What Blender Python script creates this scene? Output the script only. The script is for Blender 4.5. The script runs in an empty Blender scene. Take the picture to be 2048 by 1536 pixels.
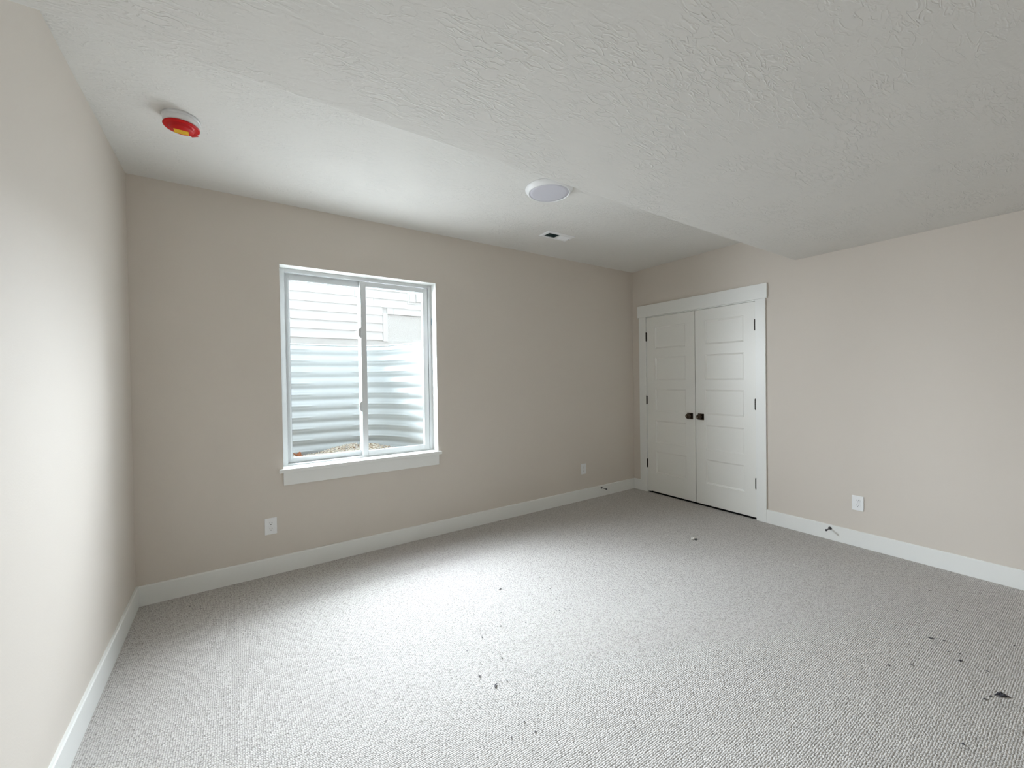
import bpy, bmesh, math, random
from mathutils import Vector, Matrix
random.seed(7)
S = bpy.context.scene
COL = S.collection
PI = math.pi

# ------------------------------------------------------------------ camera
F_PX = 824.796
cam_d = bpy.data.cameras.new('camera')
cam_d.sensor_fit = 'HORIZONTAL'
cam_d.sensor_width = 36.0
cam_d.lens = 36.0 * F_PX / 2048.0
cam_d.clip_start = 0.02
cam_d.clip_end = 200
cam = bpy.data.objects.new('camera', cam_d)
COL.objects.link(cam)
yaw, pitch, roll = -0.5908, -0.0124, -0.0146
fw = Vector((-math.sin(yaw), math.cos(yaw), 0)); rt = Vector((math.cos(yaw), math.sin(yaw), 0)); up = Vector((0, 0, 1))
c, s = math.cos(pitch), math.sin(pitch)
fw, up = fw * c + up * s, up * c - fw * s
c, s = math.cos(roll), math.sin(roll)
rt, up = rt * c + up * s, up * c - rt * s
m = Matrix((rt, up, -fw)).transposed().to_4x4()
m.translation = Vector((0, 0, 1.3519))
cam.matrix_world = m
S.camera = cam

# ------------------------------------------------------------------ world, daylight fill lamps, exposure
w = bpy.data.worlds.new('overcast_sky')
S.world = w
w.use_nodes = True
bg = w.node_tree.nodes['Background']
bg.inputs[0].default_value = (0.90, 0.96, 1.0, 1)
bg.inputs[1].default_value = 1.7

def area(name, loc, direction, sx, sy, power, col, spread=180):
    l = bpy.data.lights.new(name, 'AREA')
    l.shape = 'RECTANGLE'; l.size = sx; l.size_y = sy
    l.energy = power; l.color = col; l.spread = math.radians(spread)
    o = bpy.data.objects.new(name, l); COL.objects.link(o)
    o.location = loc
    o.rotation_euler = Vector(direction).to_track_quat('-Z', 'Y').to_euler()
    return o
# area lamps added outside the window to brighten the room,
# standing in for daylight off the sky and the window well
area('window_fill', (0.867, 3.548, 1.463), (0, -1, 0), 1.17, 1.44, 32, (0.93, 0.975, 1.05))
area('upper_fill', (0.55, 3.92, 2.42), (0.22, -0.89, -0.40), 2.8, 1.2, 165, (0.90, 0.96, 1.07), 120)
area('side_fill', (-0.05, 3.85, 1.72), (0.76, -0.62, -0.18), 0.6, 0.9, 29, (0.93, 0.97, 1.06), 75)
area('far_fill', (1.2, 6.5, 3.60), (0, -0.88, -0.47), 8.5, 2.6, 2450, (0.90, 0.96, 1.07), 150)

S.view_settings.view_transform = 'Standard'
S.view_settings.look = 'None'
S.view_settings.gamma = 1
S.view_settings.use_curve_mapping = False
S.view_settings.exposure = 0.05
S.cycles.max_bounces = 16
S.cycles.diffuse_bounces = 12
S.cycles.transparent_max_bounces = 16
S.cycles.sample_clamp_indirect = 8
S.cycles.caustics_reflective = False
S.cycles.caustics_refractive = False

# ------------------------------------------------------------------ room measures (metres, camera stands over the origin)
L, R, D, H = -0.5248, 4.0283, 3.3502, 2.620
FRONT = -1.0                        # wall behind the camera
SOF_Z, SOF_Y, SOF_R = 2.3398, 1.611, 0.02
BH, BT = 0.1213, 0.014
WL, WR, WT, WB = 0.273, 1.4608, 2.192, 0.733
OUT = 3.56                          # outer face of the window wall
DY0, DY1, DZ = 1.919, 3.149, 2.054  # closet opening
T = 0.12

# ------------------------------------------------------------------ materials
def nt(name):
    mt = bpy.data.materials.new(name); mt.use_nodes = True
    n = mt.node_tree
    return mt, n, n.nodes, n.links, n.nodes['Principled BSDF']

def mat(name, col, rough=0.5, metal=0.0, noise=0.0, nscale=40, bump=0.0, bscale=300, bdist=0.001, spec=0.5, coat=0):
    mt, n, N, K, p = nt(name)
    p.inputs['Roughness'].default_value = rough
    p.inputs['Metallic'].default_value = metal
    p.inputs['Specular IOR Level'].default_value = spec
    tc = N.new('ShaderNodeTexCoord')
    nz = N.new('ShaderNodeTexNoise'); nz.inputs['Scale'].default_value = nscale; nz.inputs['Detail'].default_value = 4
    K.new(tc.outputs['Object'], nz.inputs['Vector'])
    mx = N.new('ShaderNodeMix'); mx.data_type = 'RGBA'
    mx.inputs[6].default_value = (*[max(0, x * (1 - noise)) for x in col], 1)
    mx.inputs[7].default_value = (*[min(1, x * (1 + noise)) for x in col], 1)
    K.new(nz.outputs['Fac'], mx.inputs[0]); K.new(mx.outputs[2], p.inputs['Base Color'])
    if bump:
        bz = N.new('ShaderNodeTexNoise'); bz.inputs['Scale'].default_value = bscale; bz.inputs['Detail'].default_value = 3
        K.new(tc.outputs['Object'], bz.inputs['Vector'])
        b = N.new('ShaderNodeBump'); b.inputs['Strength'].default_value = bump; b.inputs['Distance'].default_value = bdist
        K.new(bz.outputs['Fac'], b.inputs['Height']); K.new(b.outputs['Normal'], p.inputs['Normal'])
    return mt

WALL = mat('greige_wall_paint', (0.65, 0.600, 0.542), 0.75, noise=0.01, nscale=3, bump=0.25, bscale=160, bdist=0.0012, spec=0.3)
TRIM = mat('white_trim_paint', (0.80, 0.81, 0.79), 0.38, noise=0.01, nscale=8, bump=0.05, bscale=90, bdist=0.0008)
DOORP = mat('white_door_paint', (0.80, 0.80, 0.765), 0.38, noise=0.01, nscale=8, bump=0.05, bscale=120, bdist=0.0006)
VINYL = mat('white_vinyl', (0.64, 0.66, 0.665), 0.32)
PLASTIC = mat('white_plastic', (0.83, 0.84, 0.85), 0.35)
IVORY = mat('off_white_plastic', (0.74, 0.74, 0.75), 0.4)
DIFF = mat('frosted_diffuser', (0.60, 0.60, 0.66), 0.45)
DARK = mat('dark_slot', (0.015, 0.014, 0.013), 0.7)
BRONZE = mat('oil_rubbed_bronze', (0.085, 0.062, 0.045), 0.22, metal=0.9, noise=0.2, nscale=60)
HINGE = mat('dark_bronze_hinge', (0.05, 0.045, 0.04), 0.35, metal=0.8)
STEEL = mat('dark_nickel', (0.14, 0.135, 0.14), 0.3, metal=0.9)
RUBBER = mat('dark_rubber', (0.06, 0.06, 0.065), 0.7)
RED = mat('red_plastic', (0.50, 0.003, 0.005), 0.38, spec=0.3)
YELLOW = mat('yellow_sticker', (0.72, 0.42, 0.005), 0.5)
INK = mat('dark_print', (0.36, 0.21, 0.01), 0.6)
TEAL = mat('duct_and_blade_shade', (0.02, 0.05, 0.05), 0.5, noise=0.2)
GALV = mat('galvanized_steel', (0.44, 0.465, 0.465), 0.5, metal=0.1, noise=0.06, nscale=9)
SIDING = mat('white_lap_siding', (0.86, 0.86, 0.86), 0.7, noise=0.02, nscale=25, bump=0.1, bscale=80, bdist=0.001)
EXTRIM = mat('white_exterior_trim', (0.88, 0.88, 0.88), 0.6)
STUCCO = mat('pale_stucco', (0.84, 0.84, 0.83), 0.9, noise=0.10, nscale=70, bump=0.8, bscale=70, bdist=0.01)
CONC = mat('pale_concrete', (0.80, 0.80, 0.79), 0.9, noise=0.06, nscale=12, bump=0.3, bscale=60, bdist=0.003)
GROUND_DARK = mat('bounce_cut_ground', (0.045, 0.035, 0.028), 0.95, noise=0.3, nscale=30, bump=0.6, bscale=60, bdist=0.01)  # unseen ground, coloured dark to cut light bounced onto the house
STONES = [mat('tan_stone', (0.62, 0.52, 0.40), 0.85, noise=0.2, nscale=40), mat('cream_stone', (0.78, 0.72, 0.62), 0.85, noise=0.2, nscale=40),
          mat('brown_stone', (0.36, 0.25, 0.17), 0.85, noise=0.25, nscale=40), mat('grey_stone', (0.50, 0.48, 0.46), 0.85, noise=0.2, nscale=40)]
LEAF = mat('orange_dead_leaf', (0.55, 0.20, 0.08), 0.8, noise=0.3, nscale=60)
LINT = mat('charcoal_lint', (0.035, 0.035, 0.045), 0.95, noise=0.3, nscale=200)
LINTG = mat('grey_lint', (0.16, 0.155, 0.165), 0.95, noise=0.3, nscale=200)
LINTW = mat('white_scrap_paper', (0.80, 0.79, 0.76), 0.9)
BLUE = mat('blue_film', (0.06, 0.22, 0.36), 0.4)

def glass():
    mt = bpy.data.materials.new('window_glass'); mt.use_nodes = True
    n = mt.node_tree; n.nodes.clear()
    out = n.nodes.new('ShaderNodeOutputMaterial'); mx = n.nodes.new('ShaderNodeMixShader')
    tr = n.nodes.new('ShaderNodeBsdfTransparent'); tr.inputs[0].default_value = (0.95, 0.97, 0.96, 1)
    gl = n.nodes.new('ShaderNodeBsdfGlossy'); gl.inputs['Roughness'].default_value = 0.02
    fr = n.nodes.new('ShaderNodeFresnel'); 
    ge = n.nodes.new('ShaderNodeNewGeometry'); io = n.nodes.new('ShaderNodeMapRange')      # same index from both sides of the pane
    io.inputs[3].default_value = 1.45; io.inputs[4].default_value = 1 / 1.45
    n.links.new(ge.outputs['Backfacing'], io.inputs[0]); n.links.new(io.outputs[0], fr.inputs[0])
    n.links.new(fr.outputs[0], mx.inputs[0]); n.links.new(tr.outputs[0], mx.inputs[1]); n.links.new(gl.outputs[0], mx.inputs[2])
    n.links.new(mx.outputs[0], out.inputs[0])
    return mt
GLASS = glass()
GASK = mat('grey_glazing_gasket', (0.22, 0.24, 0.26), 0.7)

def ceiling_mat():
    # skip-trowel plaster: low islands with thin torn ridges
    mt, n, N, K, p = nt('skip_trowel_ceiling_paint')
    p.inputs['Base Color'].default_value = (0.72, 0.712, 0.685, 1)
    p.inputs['Roughness'].default_value = 0.8
    p.inputs['Specular IOR Level'].default_value = 0.3
    g = N.new('ShaderNodeNewGeometry')
    mp = N.new('ShaderNodeMapping'); mp.inputs['Scale'].default_value = (0.5, 1.25, 1.0); mp.inputs['Rotation'].default_value = (0, 0, 0.08)
    K.new(g.outputs['Position'], mp.inputs['Vector'])
    a = N.new('ShaderNodeTexNoise'); a.inputs['Scale'].default_value = 34; a.inputs['Detail'].default_value = 2.5; a.inputs['Roughness'].default_value = 0.5; a.inputs['Distortion'].default_value = 0.5
    K.new(mp.outputs[0], a.inputs['Vector'])
    # ridge where noise crosses its middle
    sb = N.new('ShaderNodeMath'); sb.operation = 'SUBTRACT'; sb.inputs[1].default_value = 0.5; K.new(a.outputs['Fac'], sb.inputs[0])
    ab = N.new('ShaderNodeMath'); ab.operation = 'ABSOLUTE'; K.new(sb.outputs[0], ab.inputs[0])
    rp = N.new('ShaderNodeMapRange'); rp.inputs[1].default_value = 0.0; rp.inputs[2].default_value = 0.06; rp.inputs[3].default_value = 1; rp.inputs[4].default_value = 0
    K.new(ab.outputs[0], rp.inputs[0])
    b = N.new('ShaderNodeTexNoise'); b.inputs['Scale'].default_value = 3.5; b.inputs['Detail'].default_value = 2; K.new(g.outputs['Position'], b.inputs['Vector'])
    br = N.new('ShaderNodeMapRange'); br.inputs[1].default_value = 0.33; br.inputs[2].default_value = 0.60; K.new(b.outputs['Fac'], br.inputs[0])
    mu = N.new('ShaderNodeMath'); mu.operation = 'MULTIPLY'; K.new(rp.outputs[0], mu.inputs[0]); K.new(br.outputs[0], mu.inputs[1])
    ad = N.new('ShaderNodeMath'); ad.operation = 'MULTIPLY_ADD'; ad.inputs[1].default_value = 0.6; K.new(mu.outputs[0], ad.inputs[0]); K.new(a.outputs['Fac'], ad.inputs[2])
    bp = N.new('ShaderNodeBump'); bp.inputs['Strength'].default_value = 0.7; bp.inputs['Distance'].default_value = 0.0035
    K.new(ad.outputs[0], bp.inputs['Height']); K.new(bp.outputs['Normal'], p.inputs['Normal'])
    return mt
CEIL = ceiling_mat()
GAPSHADE = mat('closet_gap_shade', (0.03, 0.028, 0.026), 0.9, noise=0.2, nscale=20)  # closet floor coloured near black to paint the shade under the doors
OUTDARK = mat('bounce_cut_outer_face', (0.05, 0.05, 0.05), 0.9, noise=0.2, nscale=10)  # unseen outer wall face, darkened to cut light bounced outside

def carpet_mat():
    # looped berber: rows of small loops of slightly different yarn
    mt, n, N, K, p = nt('beige_loop_carpet')
    p.inputs['Roughness'].default_value = 0.95
    p.inputs['Specular IOR Level'].default_value = 0.1
    g = N.new('ShaderNodeNewGeometry')
    wob = N.new('ShaderNodeTexNoise'); wob.inputs['Scale'].default_value = 24; wob.inputs['Detail'].default_value = 2
    K.new(g.outputs['Position'], wob.inputs['Vector'])
    wsc = N.new('ShaderNodeVectorMath'); wsc.operation = 'SCALE'; wsc.inputs['Scale'].default_value = 0.006
    K.new(wob.outputs['Color'], wsc.inputs[0])
    wad = N.new('ShaderNodeVectorMath'); wad.operation = 'ADD'; K.new(g.outputs['Position'], wad.inputs[0]); K.new(wsc.outputs[0], wad.inputs[1])
    mp = N.new('ShaderNodeMapping'); mp.inputs['Scale'].default_value = (1 / 0.0078, 1 / 0.0072, 0.0)
    K.new(wad.outputs[0], mp.inputs['Vector'])
    v = N.new('ShaderNodeTexVoronoi'); v.voronoi_dimensions = '2D'; v.inputs['Scale'].default_value = 1.0; v.inputs['Randomness'].default_value = 0.42
    K.new(mp.outputs[0], v.inputs['Vector'])
    inv = N.new('ShaderNodeMapRange'); inv.inputs[1].default_value = 0.12; inv.inputs[2].default_value = 0.70; inv.inputs[3].default_value = 1; inv.inputs[4].default_value = 0
    K.new(v.outputs['Distance'], inv.inputs[0])
    # yarn colours, one per loop, with gap shade painted in between loops
    cr = N.new('ShaderNodeValToRGB'); e = cr.color_ramp.elements
    e[0].position = 0.0; e[0].color = (0.46, 0.437, 0.412, 1); e[1].position = 1.0; e[1].color = (0.635, 0.61, 0.585, 1)
    x = e.new(0.22); x.color = (0.535, 0.51, 0.487, 1); x = e.new(0.5); x.color = (0.585, 0.56, 0.535, 1)
    sep = N.new('ShaderNodeSeparateColor'); K.new(v.outputs['Color'], sep.inputs[0]); K.new(sep.outputs[0], cr.inputs[0])
    mx = N.new('ShaderNodeMix'); mx.data_type = 'RGBA'; mx.inputs[6].default_value = (0.20, 0.188, 0.176, 1)
    gm = N.new('ShaderNodeMapRange'); gm.inputs[1].default_value = 0.74; gm.inputs[2].default_value = 0.44; K.new(v.outputs['Distance'], gm.inputs[0])
    K.new(gm.outputs[0], mx.inputs[0]); K.new(cr.outputs[0], mx.inputs[7]); K.new(mx.outputs[2], p.inputs['Base Color'])
    big = N.new('ShaderNodeTexNoise'); big.inputs['Scale'].default_value = 7; big.inputs['Detail'].default_value = 3; K.new(g.outputs['Position'], big.inputs['Vector'])
    ad = N.new('ShaderNodeMath'); ad.operation = 'MULTIPLY_ADD'; ad.inputs[1].default_value = 1.2; K.new(big.outputs['Fac'], ad.inputs[0]); K.new(inv.outputs[0], ad.inputs[2])
    bp = N.new('ShaderNodeBump'); bp.inputs['Strength'].default_value = 0.7; bp.inputs['Distance'].default_value = 0.004
    K.new(ad.outputs[0], bp.inputs['Height']); K.new(bp.outputs['Normal'], p.inputs['Normal'])
    return mt
CARPET = carpet_mat()

# ------------------------------------------------------------------ mesh helpers
def box(bm, x0, x1, y0, y1, z0, z1, bev=0.0, mi=0):
    vs = [bm.verts.new((x, y, z)) for z in (z0, z1) for y in (y0, y1) for x in (x0, x1)]
    idx = [(0, 2, 3, 1), (4, 5, 7, 6), (0, 1, 5, 4), (2, 6, 7, 3), (0, 4, 6, 2), (1, 3, 7, 5)]
    fs = [bm.faces.new([vs[i] for i in f]) for f in idx]
    for f in fs: f.material_index = mi
    if bev:
        es = list({e for f in fs for e in f.edges})
        bmesh.ops.bevel(bm, geom=es, offset=bev, segments=2, affect='EDGES', profile=0.5)
    return fs

def lathe(bm, prof, M=None, n=48, smooth=True):
    """prof: (radius, height) pairs turned round the z axis, placed with M"""
    M = M or Matrix()
    rings = []
    for r, z in prof:
        if r < 1e-6: rings.append([bm.verts.new(M @ Vector((0, 0, z)))])
        else: rings.append([bm.verts.new(M @ Vector((r * math.cos(2 * PI * k / n), r * math.sin(2 * PI * k / n), z))) for k in range(n)])
    for a, b in zip(rings, rings[1:]):
        for k in range(n):
            k2 = (k + 1) % n
            if len(a) == 1 and len(b) == 1: continue
            if len(a) == 1: f = bm.faces.new((a[0], b[k], b[k2]))
            elif len(b) == 1: f = bm.faces.new((a[k], b[0], a[k2]))
            else: f = bm.faces.new((a[k], b[k], b[k2], a[k2]))
            f.smooth = smooth

def tube(bm, pts, r, n=8):
    pts = [Vector(p) for p in pts]; rings = []
    for i, p in enumerate(pts):
        d = (pts[min(i + 1, len(pts) - 1)] - pts[max(i - 1, 0)]).normalized()
        a = d.cross(Vector((0, 0, 1)));
        if a.length < 1e-4: a = d.cross(Vector((1, 0, 0)))
        a.normalize(); b = d.cross(a)
        rr = r[i] if isinstance(r, (list, tuple)) else r
        rings.append([bm.verts.new(p + (a * math.cos(2 * PI * k / n) + b * math.sin(2 * PI * k / n)) * rr) for k in range(n)])
    for A, B in zip(rings, rings[1:]):
        for k in range(n):
            f = bm.faces.new((A[k], A[(k + 1) % n], B[(k + 1) % n], B[k])); f.smooth = True
    bm.faces.new(rings[0][::-1]); bm.faces.new(rings[-1])

def prism(bm, poly, axis, a, b):
    """poly: 2-D outline; extruded along axis (0,1,2) from a to b"""
    def P(u, v, t):
        q = [u, v]; q.insert(axis, t); return bm.verts.new(q)
    A = [P(u, v, a) for u, v in poly]; B = [P(u, v, b) for u, v in poly]
    bm.faces.new(A[::-1]); bm.faces.new(B)
    for i in range(len(poly)):
        j = (i + 1) % len(poly); bm.faces.new((A[i], A[j], B[j], B[i]))

def obj(name, bm, mats, parent=None, origin=None, bevel=0.0, smooth_angle=None):
    bmesh.ops.recalc_face_normals(bm, faces=bm.faces)
    me = bpy.data.meshes.new(name)
    if origin is not None and parent is None:
        bmesh.ops.translate(bm, vec=-Vector(origin), verts=bm.verts)
    bm.to_mesh(me); bm.free()
    for mm in (mats if isinstance(mats, (list, tuple)) else [mats]): me.materials.append(mm)
    o = bpy.data.objects.new(name, me); COL.objects.link(o)
    if origin is not None and parent is None: o.location = origin
    if parent is not None: o.parent = parent
    if bevel:
        md = o.modifiers.new('soft_edges', 'BEVEL'); md.width = bevel; md.segments = 2; md.limit_method = 'ANGLE'
    return o

def tag(o, label=None, cat=None, group=None, kind=None):
    if label: o['label'] = label
    if cat: o['category'] = cat
    if group: o['group'] = group
    if kind: o['kind'] = kind
    return o

def empty(name, loc, label, cat, group=None, kind=None, rz=0.0):
    o = bpy.data.objects.new(name, None); COL.objects.link(o); o.empty_display_size = 0.05
    o.location = loc; o.rotation_euler = (0, 0, rz)
    return tag(o, label, cat, group, kind)

def dup(root, loc, rz, label, group=None):
    r = root.copy(); COL.objects.link(r); r.location = loc; r.rotation_euler = (0, 0, rz); r['label'] = label
    if group: r['group'] = group
    for ch in list(root.children):
        c = ch.copy(); COL.objects.link(c); c.parent = r
        for g in list(ch.children):
            d = g.copy(); COL.objects.link(d); d.parent = c
    return r
B = bmesh.new

# ------------------------------------------------------------------ room shell
bm = B(); box(bm, L - T, R + 0.006, FRONT - T, OUT, -0.10, 0.0)
tag(obj('floor', bm, CARPET), 'light beige looped carpet covering the whole floor', 'floor', kind='structure')

bm = B(); box(bm, L - T, R + T, FRONT - T, OUT, H, H + 0.12)
ceil = tag(obj('ceiling', bm, CEIL), 'pale textured ceiling above the window', 'ceiling', kind='structure')
bm = B()
poly = [(FRONT, H + 0.01), (FRONT, SOF_Z)]
for k in range(13):
    t = -PI / 2 + k * PI / 24
    poly.append((SOF_Y - SOF_R + SOF_R * math.cos(t), SOF_Z + SOF_R + SOF_R * math.sin(t)))
poly.append((SOF_Y, H + 0.01))
prism(bm, poly, 0, L, R)
for f in bm.faces:
    if len(f.verts) == 4: f.smooth = False
tag(obj('soffit', bm, CEIL, ceil), 'lower dropped part of the ceiling with rounded edge')

bm = B()                                                  # window wall with its opening
box(bm, L - T, WL, D, OUT, 0, H); box(bm, WR, R + T, D, OUT, 0, H)
box(bm, WL, WR, D, OUT, 0, WB - 0.02); box(bm, WL, WR, D, OUT, WT, H)
bmesh.ops.remove_doubles(bm, verts=bm.verts, dist=1e-5)
for f in bm.faces:
    if f.calc_center_median().y > OUT - 1e-4: f.material_index = 1
tag(obj('wall_back', bm, [WALL, OUTDARK]), 'greige wall with the window', 'wall', kind='structure')
bm = B(); box(bm, L - T, L, FRONT - T, D, 0, H)
tag(obj('wall_left', bm, WALL), 'brightly lit wall at the left edge', 'wall', kind='structure')
bm = B(); box(bm, L - T, R + T, FRONT - T, FRONT, 0, H)
tag(obj('wall_front', bm, WALL), 'plain wall behind the viewer', 'wall', kind='structure')
bm = B()
box(bm, R, R + T, FRONT, DY0 - 0.02, 0, H); box(bm, R, R + T, DY1 + 0.02, D, 0, H); box(bm, R, R + T, DY0 - 0.02, DY1 + 0.02, DZ + 0.015, H)
tag(obj('wall_right', bm, WALL), 'greige wall with the closet doors', 'wall', kind='structure')
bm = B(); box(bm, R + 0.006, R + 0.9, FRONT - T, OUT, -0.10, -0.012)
tag(obj('floor_closet', bm, GAPSHADE), 'closet floor coloured dark for the shade under the doors', 'floor', kind='structure')
bm = B()                                                  # the closet behind the doors
box(bm, R + 0.78, R + 0.82, 1.5, 3.5, 0, H); box(bm, R + T, R + 0.82, 1.46, 1.5, 0, H); box(bm, R + T, R + 0.82, 3.5, 3.54, 0, H); box(bm, R + T, R + 0.82, 1.46, 3.54, H, H + 0.04)
tag(obj('wall_closet', bm, WALL), 'dark closet interior seen under the doors', 'wall', kind='structure')

def skirting(name, label, run, axis, face, sgn):
    bm = B(); a, b = run
    prof = [(face, 0.0), (face + sgn * BT, 0.0), (face + sgn * BT, BH - 0.005), (face + sgn * (BT - 0.004), BH), (face, BH)]
    prism(bm, prof if axis == 1 else prof, axis, a, b)
    return tag(obj(name, bm, TRIM), label, 'baseboard', kind='structure')
skirting('baseboard_back', 'white baseboard under the window', (L + BT, R - BT), 0, D, -1)
skirting('baseboard_left', 'white baseboard along the left wall', (FRONT, D), 1, L, 1)
skirting('baseboard_right', 'white baseboard right of the closet doors', (FRONT, 1.834), 1, R, -1)
skirting('baseboard_corner', 'short white baseboard between the corner and closet casing', (3.246, D), 1, R, -1)

# ------------------------------------------------------------------ window
win = empty('window_1', (0, 0, 0), 'white sliding window with two panes', 'window', kind='structure')
FY0, FY1 = 3.452, 3.535
bm = B()
box(bm, WL, 0.310, FY0, FY1, WB, WT); box(bm, 1.430, WR, FY0, FY1, WB, WT)
box(bm, 0.310, 1.430, FY0, FY1, 2.163, WT); box(bm, 0.310, 1.430, FY0, FY1, WB, 0.744)
box(bm, 0.310, 0.316, FY0 + 0.02, FY1, 0.744, 2.163); box(bm, 1.424, 1.430, FY0 + 0.02, FY1, 0.744, 2.163)
obj('window_frame', bm, VINYL, win, bevel=0.0015)
fix = bpy.data.objects.new('fixed_sash', None); COL.objects.link(fix); fix.parent = win
bm = B()
for a in ((0.316, 0.346, 0.744, 2.163), (0.846, 0.888, 0.744, 2.163), (0.346, 0.846, 2.116, 2.163), (0.346, 0.846, 0.744, 0.784)):
    box(bm, a[0], a[1], 3.492, 3.522, a[2], a[3])
for a in ((0.334, 0.346, 0.772, 2.128), (0.846, 0.858, 0.772, 2.128), (0.346, 0.846, 2.116, 2.128), (0.346, 0.846, 0.772, 0.784)):
    box(bm, a[0], a[1], 3.487, 3.496, a[2], a[3])
obj('sash_frame', bm, VINYL, fix, bevel=0.0012)
bm = B()
for a in ((0.346, 0.3485, 0.784, 2.116), (0.8435, 0.846, 0.784, 2.116), (0.346, 0.846, 2.1135, 2.116), (0.346, 0.846, 0.784, 0.7865)):
    box(bm, a[0], a[1], 3.498, 3.503, a[2], a[3])
obj('glazing_gasket', bm, GASK, fix)
bm = B(); box(bm, 0.342, 0.850, 3.503, 3.507, 0.780, 2.120); obj('glass_pane', bm, GLASS, fix)
sl = bpy.data.objects.new('sliding_sash', None); COL.objects.link(sl); sl.parent = win
bm = B()
for a in ((0.852, 0.896, 0.744, 2.160), (1.381, 1.426, 0.744, 2.160), (0.896, 1.381, 2.121, 2.160), (0.896, 1.381, 0.744, 0.783)):
    box(bm, a[0], a[1], 3.454, 3.488, a[2], a[3])
obj('sash_frame', bm, VINYL, sl, bevel=0.0015)
bm = B()
for a in ((0.896, 0.8985, 0.783, 2.121), (1.3775, 1.381, 0.783, 2.121), (0.896, 1.381, 2.1185, 2.121), (0.896, 1.381, 0.783, 0.7855)):
    box(bm, a[0], a[1], 3.465, 3.470, a[2], a[3])
obj('glazing_gasket', bm, GASK, sl)
bm = B(); box(bm, 0.892, 1.385, 3.470, 3.474, 0.779, 2.125); obj('glass_pane', bm, GLASS, sl)
for zc in (1.745, 1.146):
    bm = B(); n = 16
    pol = [(0.853 - 0.024 * math.sin(PI * k / n), zc + 0.044 * math.cos(PI * k / n)) for k in range(n + 1)]
    prism(bm, pol, 1, 3.456, 3.472)
    obj('sash_lock', bm, VINYL, sl, bevel=0.003)
bm = B()
for zc, h in ((1.87, 0.03), (1.42, 0.016)):
    box(bm, WR - 0.0025, WR, FY0 - 0.006, FY0, zc - h, zc + h)
obj('shim', bm, BLUE, win)['label'] = 'slivers of blue film beside the frame'
bm = B()                                                  # painted return boards lining the opening
box(bm, WL, WL + 0.0015, D - 0.0005, FY0, WB, WT); box(bm, WR - 0.0015, WR, D - 0.0005, FY0, WB, WT); box(bm, WL, WR, D - 0.0005, FY0, WT - 0.0015, WT)
obj('jamb_return', bm, TRIM, win)
bm = B(); box(bm, WL, WR, D, FY0 + 0.01, WB - 0.02, WB); box(bm, 0.2465, 1.4841, D - 0.032, D, WB - 0.026, WB - 0.006 + 0.006)
obj('window_sill', bm, TRIM, win, bevel=0.003)
bm = B(); box(bm, WL, WR, D - 0.018, D, 0.617, WB - 0.026); obj('sill_apron', bm, TRIM, win, bevel=0.0015)

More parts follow.
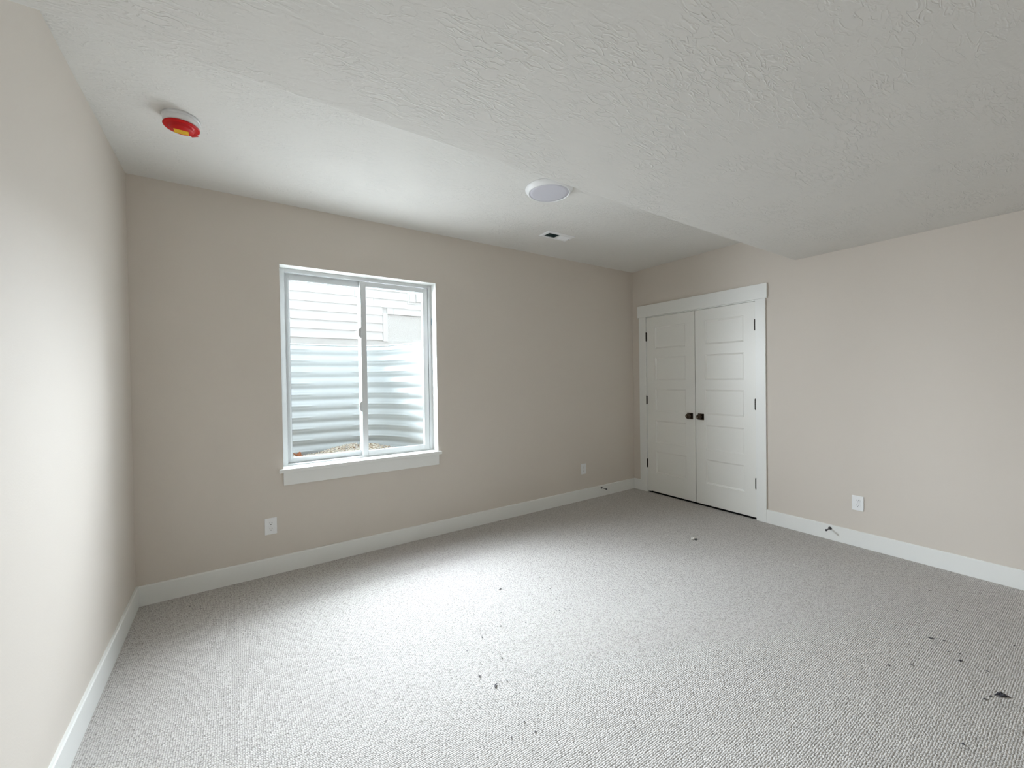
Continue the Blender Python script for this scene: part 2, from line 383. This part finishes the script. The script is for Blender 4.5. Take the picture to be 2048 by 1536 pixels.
# ------------------------------------------------------------------ closet doors
door = empty('door_1', (0, 0, 0), 'pair of white panelled closet doors', 'door', kind='structure')
FX = R - 0.006                                            # face of the leaves
def leaf(y0, y1, hinge_y, knob_y, out_y):
    z0, z1 = 0.021, 2.040
    p0, p1 = (y0 + 0.108, y1 - 0.108)
    zs = [(1.675, 1.922), (1.312, 1.572), (0.957, 1.211), (0.595, 0.848), (0.242, 0.493)]
    bm = B()
    X1 = FX + 0.035
    # front face cut into stiles and rails
    def quad(a, b, c, d): bm.faces.new([bm.verts.new(v) for v in (a, b, c, d)])
    def rect(ya, yb, za, zb, x=FX): quad((x, ya, za), (x, ya, zb), (x, yb, zb), (x, yb, za))
    rect(y0, p0, z0, z1); rect(p1, y1, z0, z1)
    lv = [z0] + [v for pr in reversed(zs) for v in pr] + [z1]
    for i in range(0, len(lv), 2): rect(p0, p1, lv[i], lv[i + 1])
    for za, zb in zs:
        lays = [(0, 0), (0.002, 0.004), (0.012, 0.008), (0.014, 0.0105)]   # inset, depth of the moulding
        for (i0, d0), (i1, d1) in zip(lays, lays[1:]):
            o = [(FX + d0, p0 + i0, za + i0), (FX + d0, p0 + i0, zb - i0), (FX + d0, p1 - i0, zb - i0), (FX + d0, p1 - i0, za + i0)]
            q = [(FX + d1, p0 + i1, za + i1), (FX + d1, p0 + i1, zb - i1), (FX + d1, p1 - i1, zb - i1), (FX + d1, p1 - i1, za + i1)]
            for k in range(4): quad(o[k], o[(k + 1) % 4], q[(k + 1) % 4], q[k])
        i1, d1 = lays[-1]; rect(p0 + i1, p1 - i1, za + i1, zb - i1, FX + d1)
    rect(y0, y1, z0, z1, X1)
    for ya in (y0, y1): quad((FX, ya, z0), (FX, ya, z1), (X1, ya, z1), (X1, ya, z0))
    for za in (z0, z1): quad((FX, y0, za), (FX, y1, za), (X1, y1, za), (X1, y0, za))
    bmesh.ops.remove_doubles(bm, verts=bm.verts, dist=1e-5)
    lf = obj('door_leaf', bm, DOORP, door)
    for zc in (1.822, 1.082, 0.340):                      # hinges: knuckles and leaf plates
        bm = B()
        for k in range(5):
            lathe(bm, [(0, -0.0092), (0.0062, -0.0092), (0.0066, -0.008), (0.0066, 0.008), (0.0062, 0.0092), (0, 0.0092)], Matrix.Translation((FX - 0.006, hinge_y, zc - 0.038 + k * 0.019)), 14)
        for zz in (-0.050, 0.050):
            lathe(bm, [(0, -0.004), (0.004, -0.003), (0.005, 0), (0.004, 0.003), (0, 0.004)], Matrix.Translation((FX - 0.006, hinge_y, zc + zz)), 12)
        s = 1 if out_y > 0 else -1
        ya, yb = sorted((hinge_y, hinge_y + s * 0.005)); box(bm, FX - 0.003, FX + 0.0005, ya, yb, zc - 0.047, zc + 0.047)
        ya, yb = sorted((hinge_y, hinge_y - s * 0.009)); box(bm, FX - 0.0012, FX + 0.0005, ya, yb, zc - 0.047, zc + 0.047)
        obj('hinge', bm, HINGE, lf)
    bm = B(); box(bm, FX - 0.007, FX, knob_y - 0.033, knob_y + 0.033, 0.896, 0.962, bev=0.002)
    obj('rosette', bm, BRONZE, lf)
    bm = B(); M = Matrix.Translation((FX - 0.006, knob_y, 0.929)) @ Matrix.Rotation(-PI / 2, 4, 'Y')
    lathe(bm, [(0, 0), (0.016, 0), (0.016, 0.004), (0.0115, 0.008), (0.0105, 0.020), (0.014, 0.025), (0.0235, 0.030), (0.0268, 0.037), (0.0268, 0.043), (0.0235, 0.050), (0.017, 0.0535), (0.015, 0.0520), (0, 0.0520)], M, 36)
    obj('door_knob', bm, BRONZE, lf)
    return lf
leaf(2.5352, 3.1385, 3.1465, 2.592, 1)
leaf(1.9245, 2.5290, 1.9275 - 0.002, 2.469, -1)
bm = B()                                                  # jamb inside the opening
box(bm, R, R + T, DY0 - 0.02, DY0 + 0.002, 0, DZ + 0.015); box(bm, R, R + T, 3.1415, DY1 + 0.02, 0, DZ + 0.015); box(bm, R, R + T, DY0, DY1, 2.044, DZ + 0.015)
box(bm, R + 0.034, R + 0.05, DY0 + 0.002, DY0 + 0.014, 0, 2.044); box(bm, R + 0.034, R + 0.05, 3.129, 3.1415, 0, 2.044); box(bm, R + 0.034, R + 0.05, DY0, DY1, 2.03, 2.044)
obj('door_jamb', bm, TRIM, door)
bm = B(); box(bm, R - 0.016, R, 3.149, 3.246, 0, DZ); obj('side_casing', bm, TRIM, door, bevel=0.0015)
bm = B(); box(bm, R - 0.016, R, 1.833, 1.9215, 0, DZ); obj('side_casing', bm, TRIM, door, bevel=0.0015)
bm = B(); box(bm, R - 0.020, R, 1.818, 3.266, DZ, 2.1898); obj('head_casing', bm, TRIM, door, bevel=0.0015)

# ------------------------------------------------------------------ smoke detector with its red dust cover
sd = empty('smoke_detector', (-0.190, 2.519, H), 'white round smoke detector in a red dust cover on the ceiling', 'smoke detector')
bm = B(); lathe(bm, [(0, 0), (0.074, 0), (0.074, -0.010), (0.0725, -0.0125), (0.070, -0.0135), (0, -0.0135)], n=64); obj('mounting_base', bm, IVORY, sd)
bm = B(); lathe(bm, [(0, -0.012), (0.0700, -0.012), (0.0712, -0.0150), (0.0712, -0.026), (0.0695, -0.033), (0.066, -0.040), (0, -0.040)], n=64); obj('detector_body', bm, IVORY, sd)
bm = B(); lathe(bm, [(0, -0.0395), (0.0665, -0.0395), (0.0708, -0.0405), (0.0716, -0.0430), (0.0700, -0.0455), (0.065, -0.0462), (0.054, -0.0455), (0.0495, -0.0470), (0.0465, -0.0560), (0.0430, -0.0590), (0, -0.0594)], n=64)
cov = obj('dust_cover', bm, RED, sd)
bm = B(); box(bm, 0.046, 0.0775, -0.018, 0.016, -0.0462, -0.0425, bev=0.0015)
bmesh.ops.transform(bm, matrix=Matrix.Rotation(math.radians(52), 4, 'Z'), verts=bm.verts)
obj('pull_tab', bm, RED, cov)
bm = B(); box(bm, -0.028, 0.028, -0.0190, 0.0190, -0.0600, -0.0588)
for k in range(5): box(bm, -0.024, 0.024 - (k % 3) * 0.006, 0.0125 - k * 0.0066, 0.0125 - k * 0.0066 + 0.0014, -0.06005, -0.0599, mi=1)
bmesh.ops.transform(bm, matrix=Matrix.Translation((-0.002, 0.0135, 0)), verts=bm.verts)
obj('sticker', bm, [YELLOW, INK], cov)['label'] = 'yellow warning sticker with lines of small print'

# ------------------------------------------------------------------ flush ceiling light
cl = empty('ceiling_light', (1.771, 2.160, H), 'white flush disc ceiling light, unlit, partly behind the soffit edge', 'ceiling light')
bm = B(); lathe(bm, [(0, 0), (0.160, 0), (0.1595, -0.004), (0.152, -0.016), (0.143, -0.027), (0.1385, -0.0305), (0.1345, -0.0310), (0.1325, -0.0285), (0.1325, -0.020), (0, -0.020)], n=96); obj('trim_ring', bm, PLASTIC, cl)
bm = B(); lathe(bm, [(0.1325, -0.0205), (0.1325, -0.0272), (0.11, -0.0288), (0.05, -0.0300), (0, -0.0302)], n=96); obj('diffuser', bm, DIFF, cl)['label'] = 'frosted grey diffuser'

# ------------------------------------------------------------------ ceiling air register
ar = empty('air_register', (2.410, 2.834, H), 'white two-way ceiling air register near the window wall', 'air vent')
bm = B()
hx, hy, ix, iy = 0.1535, 0.0725, 0.122, 0.041
def frame_ring(x0, x1, y0, y1, X0, X1, Y0, Y1, za, zb):
    o = [(X0, Y0), (X1, Y0), (X1, Y1), (X0, Y1)]; q = [(x0, y0), (x1, y0), (x1, y1), (x0, y1)]
    for k in range(4):
        j = (k + 1) % 4
        bm.faces.new([bm.verts.new((*v, z)) for v, z in ((o[k], za), (o[j], za), (q[j], zb), (q[k], zb))])
frame_ring(-hx, hx, -hy, hy, -hx, hx, -hy, hy, 0, -0.002)
frame_ring(-hx + 0.012, hx - 0.012, -hy + 0.012, hy - 0.012, -hx, hx, -hy, hy, -0.002, -0.0075)
frame_ring(-ix, ix, -iy, iy, -hx + 0.012, hx - 0.012, -hy + 0.012, hy - 0.012, -0.0075, -0.0075)
frame_ring(-ix, ix, -iy, iy, -ix, ix, -iy, iy, -0.0075, 0.0)
box(bm, 0.000, 0.014, -iy, iy, -0.0075, -0.001)
obj('register_frame', bm, PLASTIC, ar, bevel=0.0005)
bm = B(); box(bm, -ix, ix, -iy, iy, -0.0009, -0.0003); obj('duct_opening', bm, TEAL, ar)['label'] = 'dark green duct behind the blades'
for k in range(12):
    bm = B()
    left = k < 6
    xc = (-ix + 0.011 + k * 0.0195) if left else (0.022 + (k - 6) * 0.0185)
    a = math.radians(-30 if left else 33)
    wd = 0.0050 if left else 0.0098
    box(bm, -wd, wd, -iy, iy, -0.0004, 0.0004)
    bmesh.ops.transform(bm, matrix=Matrix.Translation((xc, 0, -0.0046)) @ Matrix.Rotation(a, 4, 'Y'), verts=bm.verts)
    obj('louver_blade', bm, TEAL if left else PLASTIC, ar)  # left blades coloured dark: shade of the open bank painted in
bm = B(); tube(bm, [(0.128, -0.004, -0.006), (0.130, -0.004, -0.012), (0.133, -0.006, -0.016)], 0.0016); obj('damper_lever', bm, HINGE, ar)
for sx in (-1, 1):
    bm = B(); lathe(bm, [(0, 0), (0.0032, 0), (0.0028, -0.0012), (0, -0.0014)], Matrix.Translation((sx * 0.1375, 0, -0.0068)), 12); obj('screw', bm, PLASTIC, ar)

# ------------------------------------------------------------------ electrical outlets (local: +y out of the wall)
def make_outlet(loc, rz, label):
    t = empty('electrical_outlet', loc, label, 'outlet', 'duplex outlets on the walls', rz=rz)
    bm = B(); box(bm, -0.037, 0.037, 0, 0.0055, -0.0575, 0.0575, bev=0.0022); obj('cover_plate', bm, PLASTIC, t)
    for zc in (0.0195, -0.0195):
        bm = B(); n = 32; pol = []
        for k in range(n):
            a = 2 * PI * k / n
            pol.append((0.0172 * math.cos(a), zc + max(-0.0142, min(0.0142, 0.0172 * math.sin(a)))))
        prism(bm, pol, 1, 0.004, 0.0072)
        rc = obj('receptacle', bm, PLASTIC, t, bevel=0.0005)
        bm = B()
        box(bm, -0.0075, -0.0051, 0.006, 0.00735, zc - 0.0002, zc + 0.0085); box(bm, 0.0053, 0.0073, 0.006, 0.00735, zc + 0.0006, zc + 0.0078)
        pol = [(0.0030 * math.cos(2 * PI * k / 16), zc - 0.0078 + max(-0.0022, 0.0032 * math.sin(2 * PI * k / 16))) for k in range(16)]
        prism(bm, pol, 1, 0.006, 0.00735)
        obj('socket_slots', bm, DARK, rc)
    bm = B(); lathe(bm, [(0, 0), (0.0032, 0), (0.0026, 0.0012), (0, 0.0014)], Matrix.Translation((0, 0.0053, 0)) @ Matrix.Rotation(-PI / 2, 4, 'X'), 14); obj('screw', bm, IVORY, t)
    return t
o1 = make_outlet((0.1885, D, 0.3425), PI, 'white duplex outlet below the window at its left')
dup(o1, (3.182, D, 0.3445), PI, 'white duplex outlet on the window wall near the closet corner')
dup(o1, (R, 1.170, 0.340), PI / 2, 'white duplex outlet on the wall right of the closet doors')

# ------------------------------------------------------------------ door stops screwed to the baseboards (local: +y out of the board)
def make_stop(loc, rz, label):
    t = empty('door_stop', loc, label, 'door stop', 'baseboard door stops', rz=rz)
    Rx = Matrix.Rotation(-PI / 2, 4, 'X')
    bm = B(); lathe(bm, [(0, 0), (0.0125, 0), (0.0125, 0.002), (0.009, 0.006), (0.0055, 0.010), (0, 0.010)], Rx, 24); obj('base', bm, STEEL, t)
    bm = B(); lathe(bm, [(0, 0.008), (0.0042, 0.008), (0.0042, 0.064), (0.0062, 0.066), (0.0062, 0.070), (0, 0.070)], Rx, 16); obj('shaft', bm, STEEL, t)
    bm = B(); lathe(bm, [(0, 0.069), (0.0078, 0.069), (0.0085, 0.074), (0.0078, 0.080), (0, 0.082)], Rx, 18); obj('rubber_tip', bm, RUBBER, t)
    return t
s1 = make_stop((3.446, D - BT, 0.095), PI, 'dark metal door stop on the baseboard under the far outlet')
dup(s1, (R - BT, 1.349, 0.094), PI / 2, 'metal door stop on the baseboard right of the closet doors')

# ------------------------------------------------------------------ bits of lint and scraps on the carpet
def tuft(loc, length, width, strands, m_, name, label, group=None, ang=None):
    bm = B(); a0 = random.uniform(0, PI) if ang is None else ang
    for k in range(strands):
        a = a0 + random.uniform(-0.5, 0.5); l = length * random.uniform(0.6, 1)
        ox, oy = random.uniform(-1, 1) * width * 0.5, random.uniform(-1, 1) * width * 0.5
        pts = []
        for i in range(5):
            u = i / 4 - 0.5
            pts.append((ox + u * l * math.cos(a) + random.uniform(-1, 1) * width * 0.18, oy + u * l * math.sin(a) + random.uniform(-1, 1) * width * 0.18, 0.0028 + width * 0.18 * (1 - 4 * u * u) * random.uniform(0.5, 1)))
        r = max(0.0011, width * 0.13)
        tube(bm, pts, [r * 0.5, r, r * 1.15, r, r * 0.4], 6)
    return tag(obj(name, bm, m_, None) if False else _place(bm, name, m_, loc), label, 'lint', group)
def _place(bm, name, m_, loc):
    o = obj(name, bm, m_); o.location = loc; return o
V = 0.93
tuft((2.632, 0.287, 0), 0.036, 0.018, 12, LINT, 'lint_tuft', 'largest black lint tuft on the carpet, near the lower right corner', ang=-0.6)
tuft((2.585, 0.312, 0), 0.016, 0.007, 3, LINT, 'lint_tuft', 'small dark lint bit just left of the largest black tuft', ang=-0.6)
tuft((2.545, 0.323, 0), 0.015, 0.007, 3, LINT, 'lint_tuft', 'small dark lint bit lower left of the largest black tuft', ang=-0.6)
tuft((1.388, 2.242, 0), 0.020, 0.011, 6, LINTG, 'lint_tuft', 'dark grey lint bit alone on the bright carpet below the window', ang=0.4)
tuft((2.791, 0.432, 0), 0.024, 0.009, 4, LINT, 'lint_tuft', 'dark elongated lint tuft above left of the largest black tuft', ang=-0.6)
tuft((2.913, 0.548, 0), 0.032, 0.006, 3, LINT, 'lint_thread', 'dark thread farthest back among the lint at right', ang=-0.6)
tuft((0.927, 1.545, 0), 0.020, 0.012, 5, LINTG, 'lint_tuft', 'forked grey-brown lint bit at the lower middle of the carpet', ang=0.5)
bm = B()                                                   # crumpled scrap near the closet doors
for k in range(2):
    g = bmesh.ops.create_icosphere(bm, subdivisions=2, radius=0.008)
    for v in g['verts']:
        v.co = Vector((v.co.x * 1.5 + k * 0.014, v.co.y * 0.9 - k * 0.006, max(0.0, v.co.z * 0.7 + 0.006))) + Vector((random.uniform(-1, 1), random.uniform(-1, 1), random.uniform(0, 1))) * 0.0025
tag(_place(bm, 'paper_scrap', LINTW, (3.121, 2.005, 0)), 'crumpled pale scrap on the carpet in front of the closet doors', 'scrap')
tuft((3.137, 1.985, 0), 0.034, 0.016, 8, LINT, 'lint_tuft', 'dark lint against the crumpled scrap before the closet doors', ang=0.3)
specks = [(1.249, 2.010), (1.179, 1.901), (1.308, 1.850), (1.652, 2.057), (1.680, 2.074), (1.605, 1.943), (1.499, 1.833), (1.538, 1.832), (1.574, 1.827), (1.692, 2.220), (1.047, 1.876),
          (1.048, 1.683), (0.898, 1.636), (0.983, 1.542), (0.930, 1.824), (2.937, 0.507), (2.837, 0.476), (2.861, 0.440), (2.571, 0.551), (2.483, 0.610), (2.795, 0.347), (2.171, 0.329),
          (3.159, 0.305), (3.548, 0.680), (3.014, 1.298), (3.372, 0.533), (0.918, 1.316), (0.927, 1.256), (0.839, 1.288), (-0.198, 3.082), (-0.254, 3.161)]
for x, y in specks:
    near = math.hypot(x, y) < 1.8
    tuft((x, y, 0), 0.0085 if near else 0.012, 0.0050 if near else 0.006, 3, LINT if y < 1 else LINTG, 'lint_speck', 'tiny dark lint speck on the beige carpet', 'tiny dark lint specks on the carpet')
for x, y in [(1.438, 1.936), (3.925, 0.938), (3.270, 1.313), (2.106, 2.921), (2.187, 2.763), (3.565, 0.700), (3.39, 0.55), (2.61, 0.335)]:
    tuft((x, y, 0), 0.013, 0.005, 2, LINTW, 'lint_speck', 'tiny pale lint speck on the beige carpet', 'tiny pale lint specks on the carpet')

# ------------------------------------------------------------------ outside: window well
def catmull(P, n=10):
    out = []
    for i in range(len(P) - 1):
        p0, p1, p2, p3 = P[max(i - 1, 0)], P[i], P[i + 1], P[min(i + 2, len(P) - 1)]
        for k in range(n):
            t = k / n
            out.append(tuple(0.5 * (2 * b + (c_ - a) * t + (2 * a - 5 * b + 4 * c_ - d) * t * t + (3 * b - a - 3 * c_ + d) * t ** 3) for a, b, c_, d in zip(p0, p1, p2, p3)))
    out.append(P[-1]); return out
plan = [(1.555, OUT), (1.515, 3.72), (1.445, 3.95), (1.35, 4.17), (1.235, 4.34), (1.08, 4.435), (0.90, 4.455), (0.60, 4.455), (0.30, 4.445), (0.12, 4.38), (-0.02, 4.24), (-0.14, 3.98), (-0.20, 3.75), (-0.23, OUT)]
path = catmull(plan, 10)
ZT, ZB, PITCH = 1.712, 0.45, 0.1105
bm = B(); rows = []
nz = 300
for iz in range(nz + 1):
    z = ZB + (ZT - ZB) * iz / nz
    row = []
    for i, (x, y) in enumerate(path):
        a = path[max(i - 1, 0)]; b = path[min(i + 1, len(path) - 1)]
        tx, ty = b[0] - a[0], b[1] - a[1]; l = math.hypot(tx, ty); nx, ny = ty / l, -tx / l    # outward
        ph = (z - 1.64) / PITCH
        q0 = (ph + 0.5) % 1.0
        r = 0.0085 * math.sin(2 * PI * ph + PI + 0.35 * math.cos(2 * PI * ph))
        st = 0.0
        for s0, s1 in ((-0.9, 0.624), (0.993, 1.44)):
            st = max(st, min(1, max(0, (x - s0) / 0.03)) * min(1, max(0, (s1 - x) / 0.03)))
        q = (ph - 0.27) % 1.0; q = min(q, 1 - q)
        r += st * 0.007 * math.exp(-(q / 0.07) ** 2) * math.copysign(1, -1)
        if z > ZT - 0.02: r *= (ZT - z) / 0.02
        row.append(bm.verts.new((x + nx * r, y + ny * r, z)))
    rows.append(row)
for A, Bq in zip(rows, rows[1:]):
    for k in range(len(path) - 1):
        f = bm.faces.new((A[k], A[k + 1], Bq[k + 1], Bq[k])); f.smooth = True
me_ = obj('window_well', bm, GALV)
md = me_.modifiers.new('sheet', 'SOLIDIFY'); md.thickness = 0.002; md.offset = 0
tag(me_, 'corrugated galvanized steel window well outside the window', 'window well')
bm = B(); tube(bm, [(x, y, ZT + 0.002) for x, y in path], 0.007, 8); obj('rolled_rim', bm, GALV, me_)

# gravel in the well, heaped up at the back
def gz(x, y): return 0.650 + 0.060 * math.exp(-((x - 1.08) / 0.30) ** 2) * max(0, min(1, (y - 3.7) / 0.6)) + 0.008 * math.sin(9 * x)
def inside(x, y):
    n = len(path); r = False; j = n - 1
    for i in range(n):
        if (path[i][1] > y) != (path[j][1] > y) and x < (path[j][0] - path[i][0]) * (y - path[i][1]) / (path[j][1] - path[i][1]) + path[i][0]: r = not r
        j = i
    return r
bm = B(); nx_, ny_ = 60, 34; gv = {}
for i in range(nx_ + 1):
    for j in range(ny_ + 1):
        x, y = -0.26 + 1.86 * i / nx_, OUT + 0.93 * j / ny_
        gv[i, j] = bm.verts.new((x, y, gz(x, y) - 0.008))
for i in range(nx_):
    for j in range(ny_):
        q4 = (gv[i, j], gv[i + 1, j], gv[i + 1, j + 1], gv[i, j + 1])
        if all(inside(v_.co.x * 1.03 - 0.02, v_.co.y + 0.03) for v_ in q4): bm.faces.new(q4).material_index = 0
bmesh.ops.delete(bm, geom=[v_ for v_ in bm.verts if not v_.link_faces], context='VERTS')
rnd = random.Random(3)
def stone(bm, c_, r, mi):
    g = bmesh.ops.create_icosphere(bm, subdivisions=1, radius=r)
    M = Matrix.Translation(c_) @ Matrix.Rotation(rnd.uniform(0, 6), 4, Vector((rnd.random(), rnd.random(), 1)).normalized()) @ Matrix.Diagonal((rnd.uniform(0.8, 1.3), rnd.uniform(0.7, 1.1), rnd.uniform(0.5, 0.8), 1))
    bmesh.ops.transform(bm, matrix=M, verts=g['verts'])
    for f in {f for v in g['verts'] for f in v.link_faces}: f.material_index = mi
cnt = 0
while cnt < 2600:
    x, y = rnd.uniform(0.2, 1.5), rnd.uniform(3.85, 4.45)
    if not inside(x, y): continue
    stone(bm, (x, y, gz(x, y)), rnd.uniform(0.006, 0.0125), rnd.choice((0, 0, 1, 1, 1, 2, 3))); cnt += 1
tag(obj('gravel', bm, STONES), 'tan and cream gravel in the bottom of the window well', 'gravel', kind='stuff')
bm = B(); n = 9
pts = [(0.045 * math.cos(2 * PI * k / n) * (1 if k % 2 else 0.62), 0.032 * math.sin(2 * PI * k / n) * (1 if k % 2 else 0.62), 0.018 * (k % 2) + 0.006 * k) for k in range(n)]
c0 = bm.verts.new((0, 0, 0.004)); vs = [bm.verts.new(p_) for p_ in pts]
for k in range(n): bm.faces.new((c0, vs[k], vs[(k + 1) % n]))
lf_ = _place(bm, 'dead_leaf', LEAF, (0.465, 4.22, gz(0.465, 4.22) + 0.016)); md = lf_.modifiers.new('leaf', 'SOLIDIFY'); md.thickness = 0.002
tag(lf_, 'orange brown dead leaf on the gravel at the left of the window well', 'leaf')

# ------------------------------------------------------------------ outside: ground and the neighbouring house
bm = B()
GZ = 1.64
xs = [-14, -0.30, 1.62, 16]
box(bm, -14, -0.27, OUT, 7.3, 0.2, GZ); box(bm, 1.60, 16, OUT, 7.3, 0.2, GZ); box(bm, -0.27, 1.60, 4.50, 7.3, 0.2, GZ)
box(bm, -0.27, 1.60, OUT, 4.50, 0.2, 0.45)
tag(obj('ground', bm, GROUND_DARK), 'ground outside between the two houses', 'ground', kind='structure')
HY = 7.2
HTOP = 3.7
hs = empty('neighboring_house', (2.0, HY, GZ), 'white sided house wall seen through the top of the window', 'house')
def rel(bm): bmesh.ops.translate(bm, vec=(-2.0, -HY, -GZ), verts=bm.verts); return bm
bm = B(); z = 2.053; k = 0; CP = 0.1434
while z < HTOP:
    x1 = 2.14 if z < 2.50 else 12.0
    poly = [(HY - 0.032, z), (HY - 0.006, z + CP + 0.02), (HY + 0.06, z + CP + 0.02), (HY + 0.06, z)]
    cuts = {4: [1.99], 5: [1.675]}.get(k, [-1.5])
    edges = [-9.0] + sorted([q for q in cuts if q < x1]) + [x1]
    for a, b in zip(edges, edges[1:]): prism(bm, poly, 0, a + 0.0015, b - 0.0015)
    if z < 2.50 < z + CP:                                 # the course cut round the stucco panel
        poly2 = [(HY - 0.030, 2.513), (HY - 0.006, z + CP + 0.02), (HY + 0.06, z + CP + 0.02), (HY + 0.06, 2.513)]
        prism(bm, poly2, 0, 2.2235, 2.33); prism(bm, poly2, 0, 2.333, 12.0)
    z += CP; k += 1
obj('lap_siding', rel(bm), SIDING, hs)
bm = B(); box(bm, -9, 12, HY - 0.012, HY + 0.3, GZ - 0.5, 2.0535); box(bm, -9, 12, HY + 0.04, HY + 0.3, 2.0535, HTOP); obj('foundation_wall', rel(bm), CONC, hs)
bm = B(); box(bm, 2.142, 2.222, HY - 0.035, HY + 0.05, 2.033, 2.522); obj('trim_board', rel(bm), EXTRIM, hs, bevel=0.002)
bm = B(); box(bm, 2.222, 12, HY + 0.012, HY + 0.05, GZ - 0.4, 2.508); obj('stucco_panel', rel(bm), STUCCO, hs)
bm = B(); box(bm, 2.582, 2.735, HY - 0.032, HY - 0.01, 2.713, 2.93); box(bm, 2.620, 2.704, HY - 0.07, HY - 0.03, 2.753, 2.885)
obj('utility_box', rel(bm), EXTRIM, hs, bevel=0.004)['label'] = 'white utility box on a mounting block'
bm = B(); box(bm, 2.742, 2.852, HY - 0.065, HY - 0.01, 2.759, 2.905); obj('utility_box', rel(bm), EXTRIM, hs, bevel=0.004)
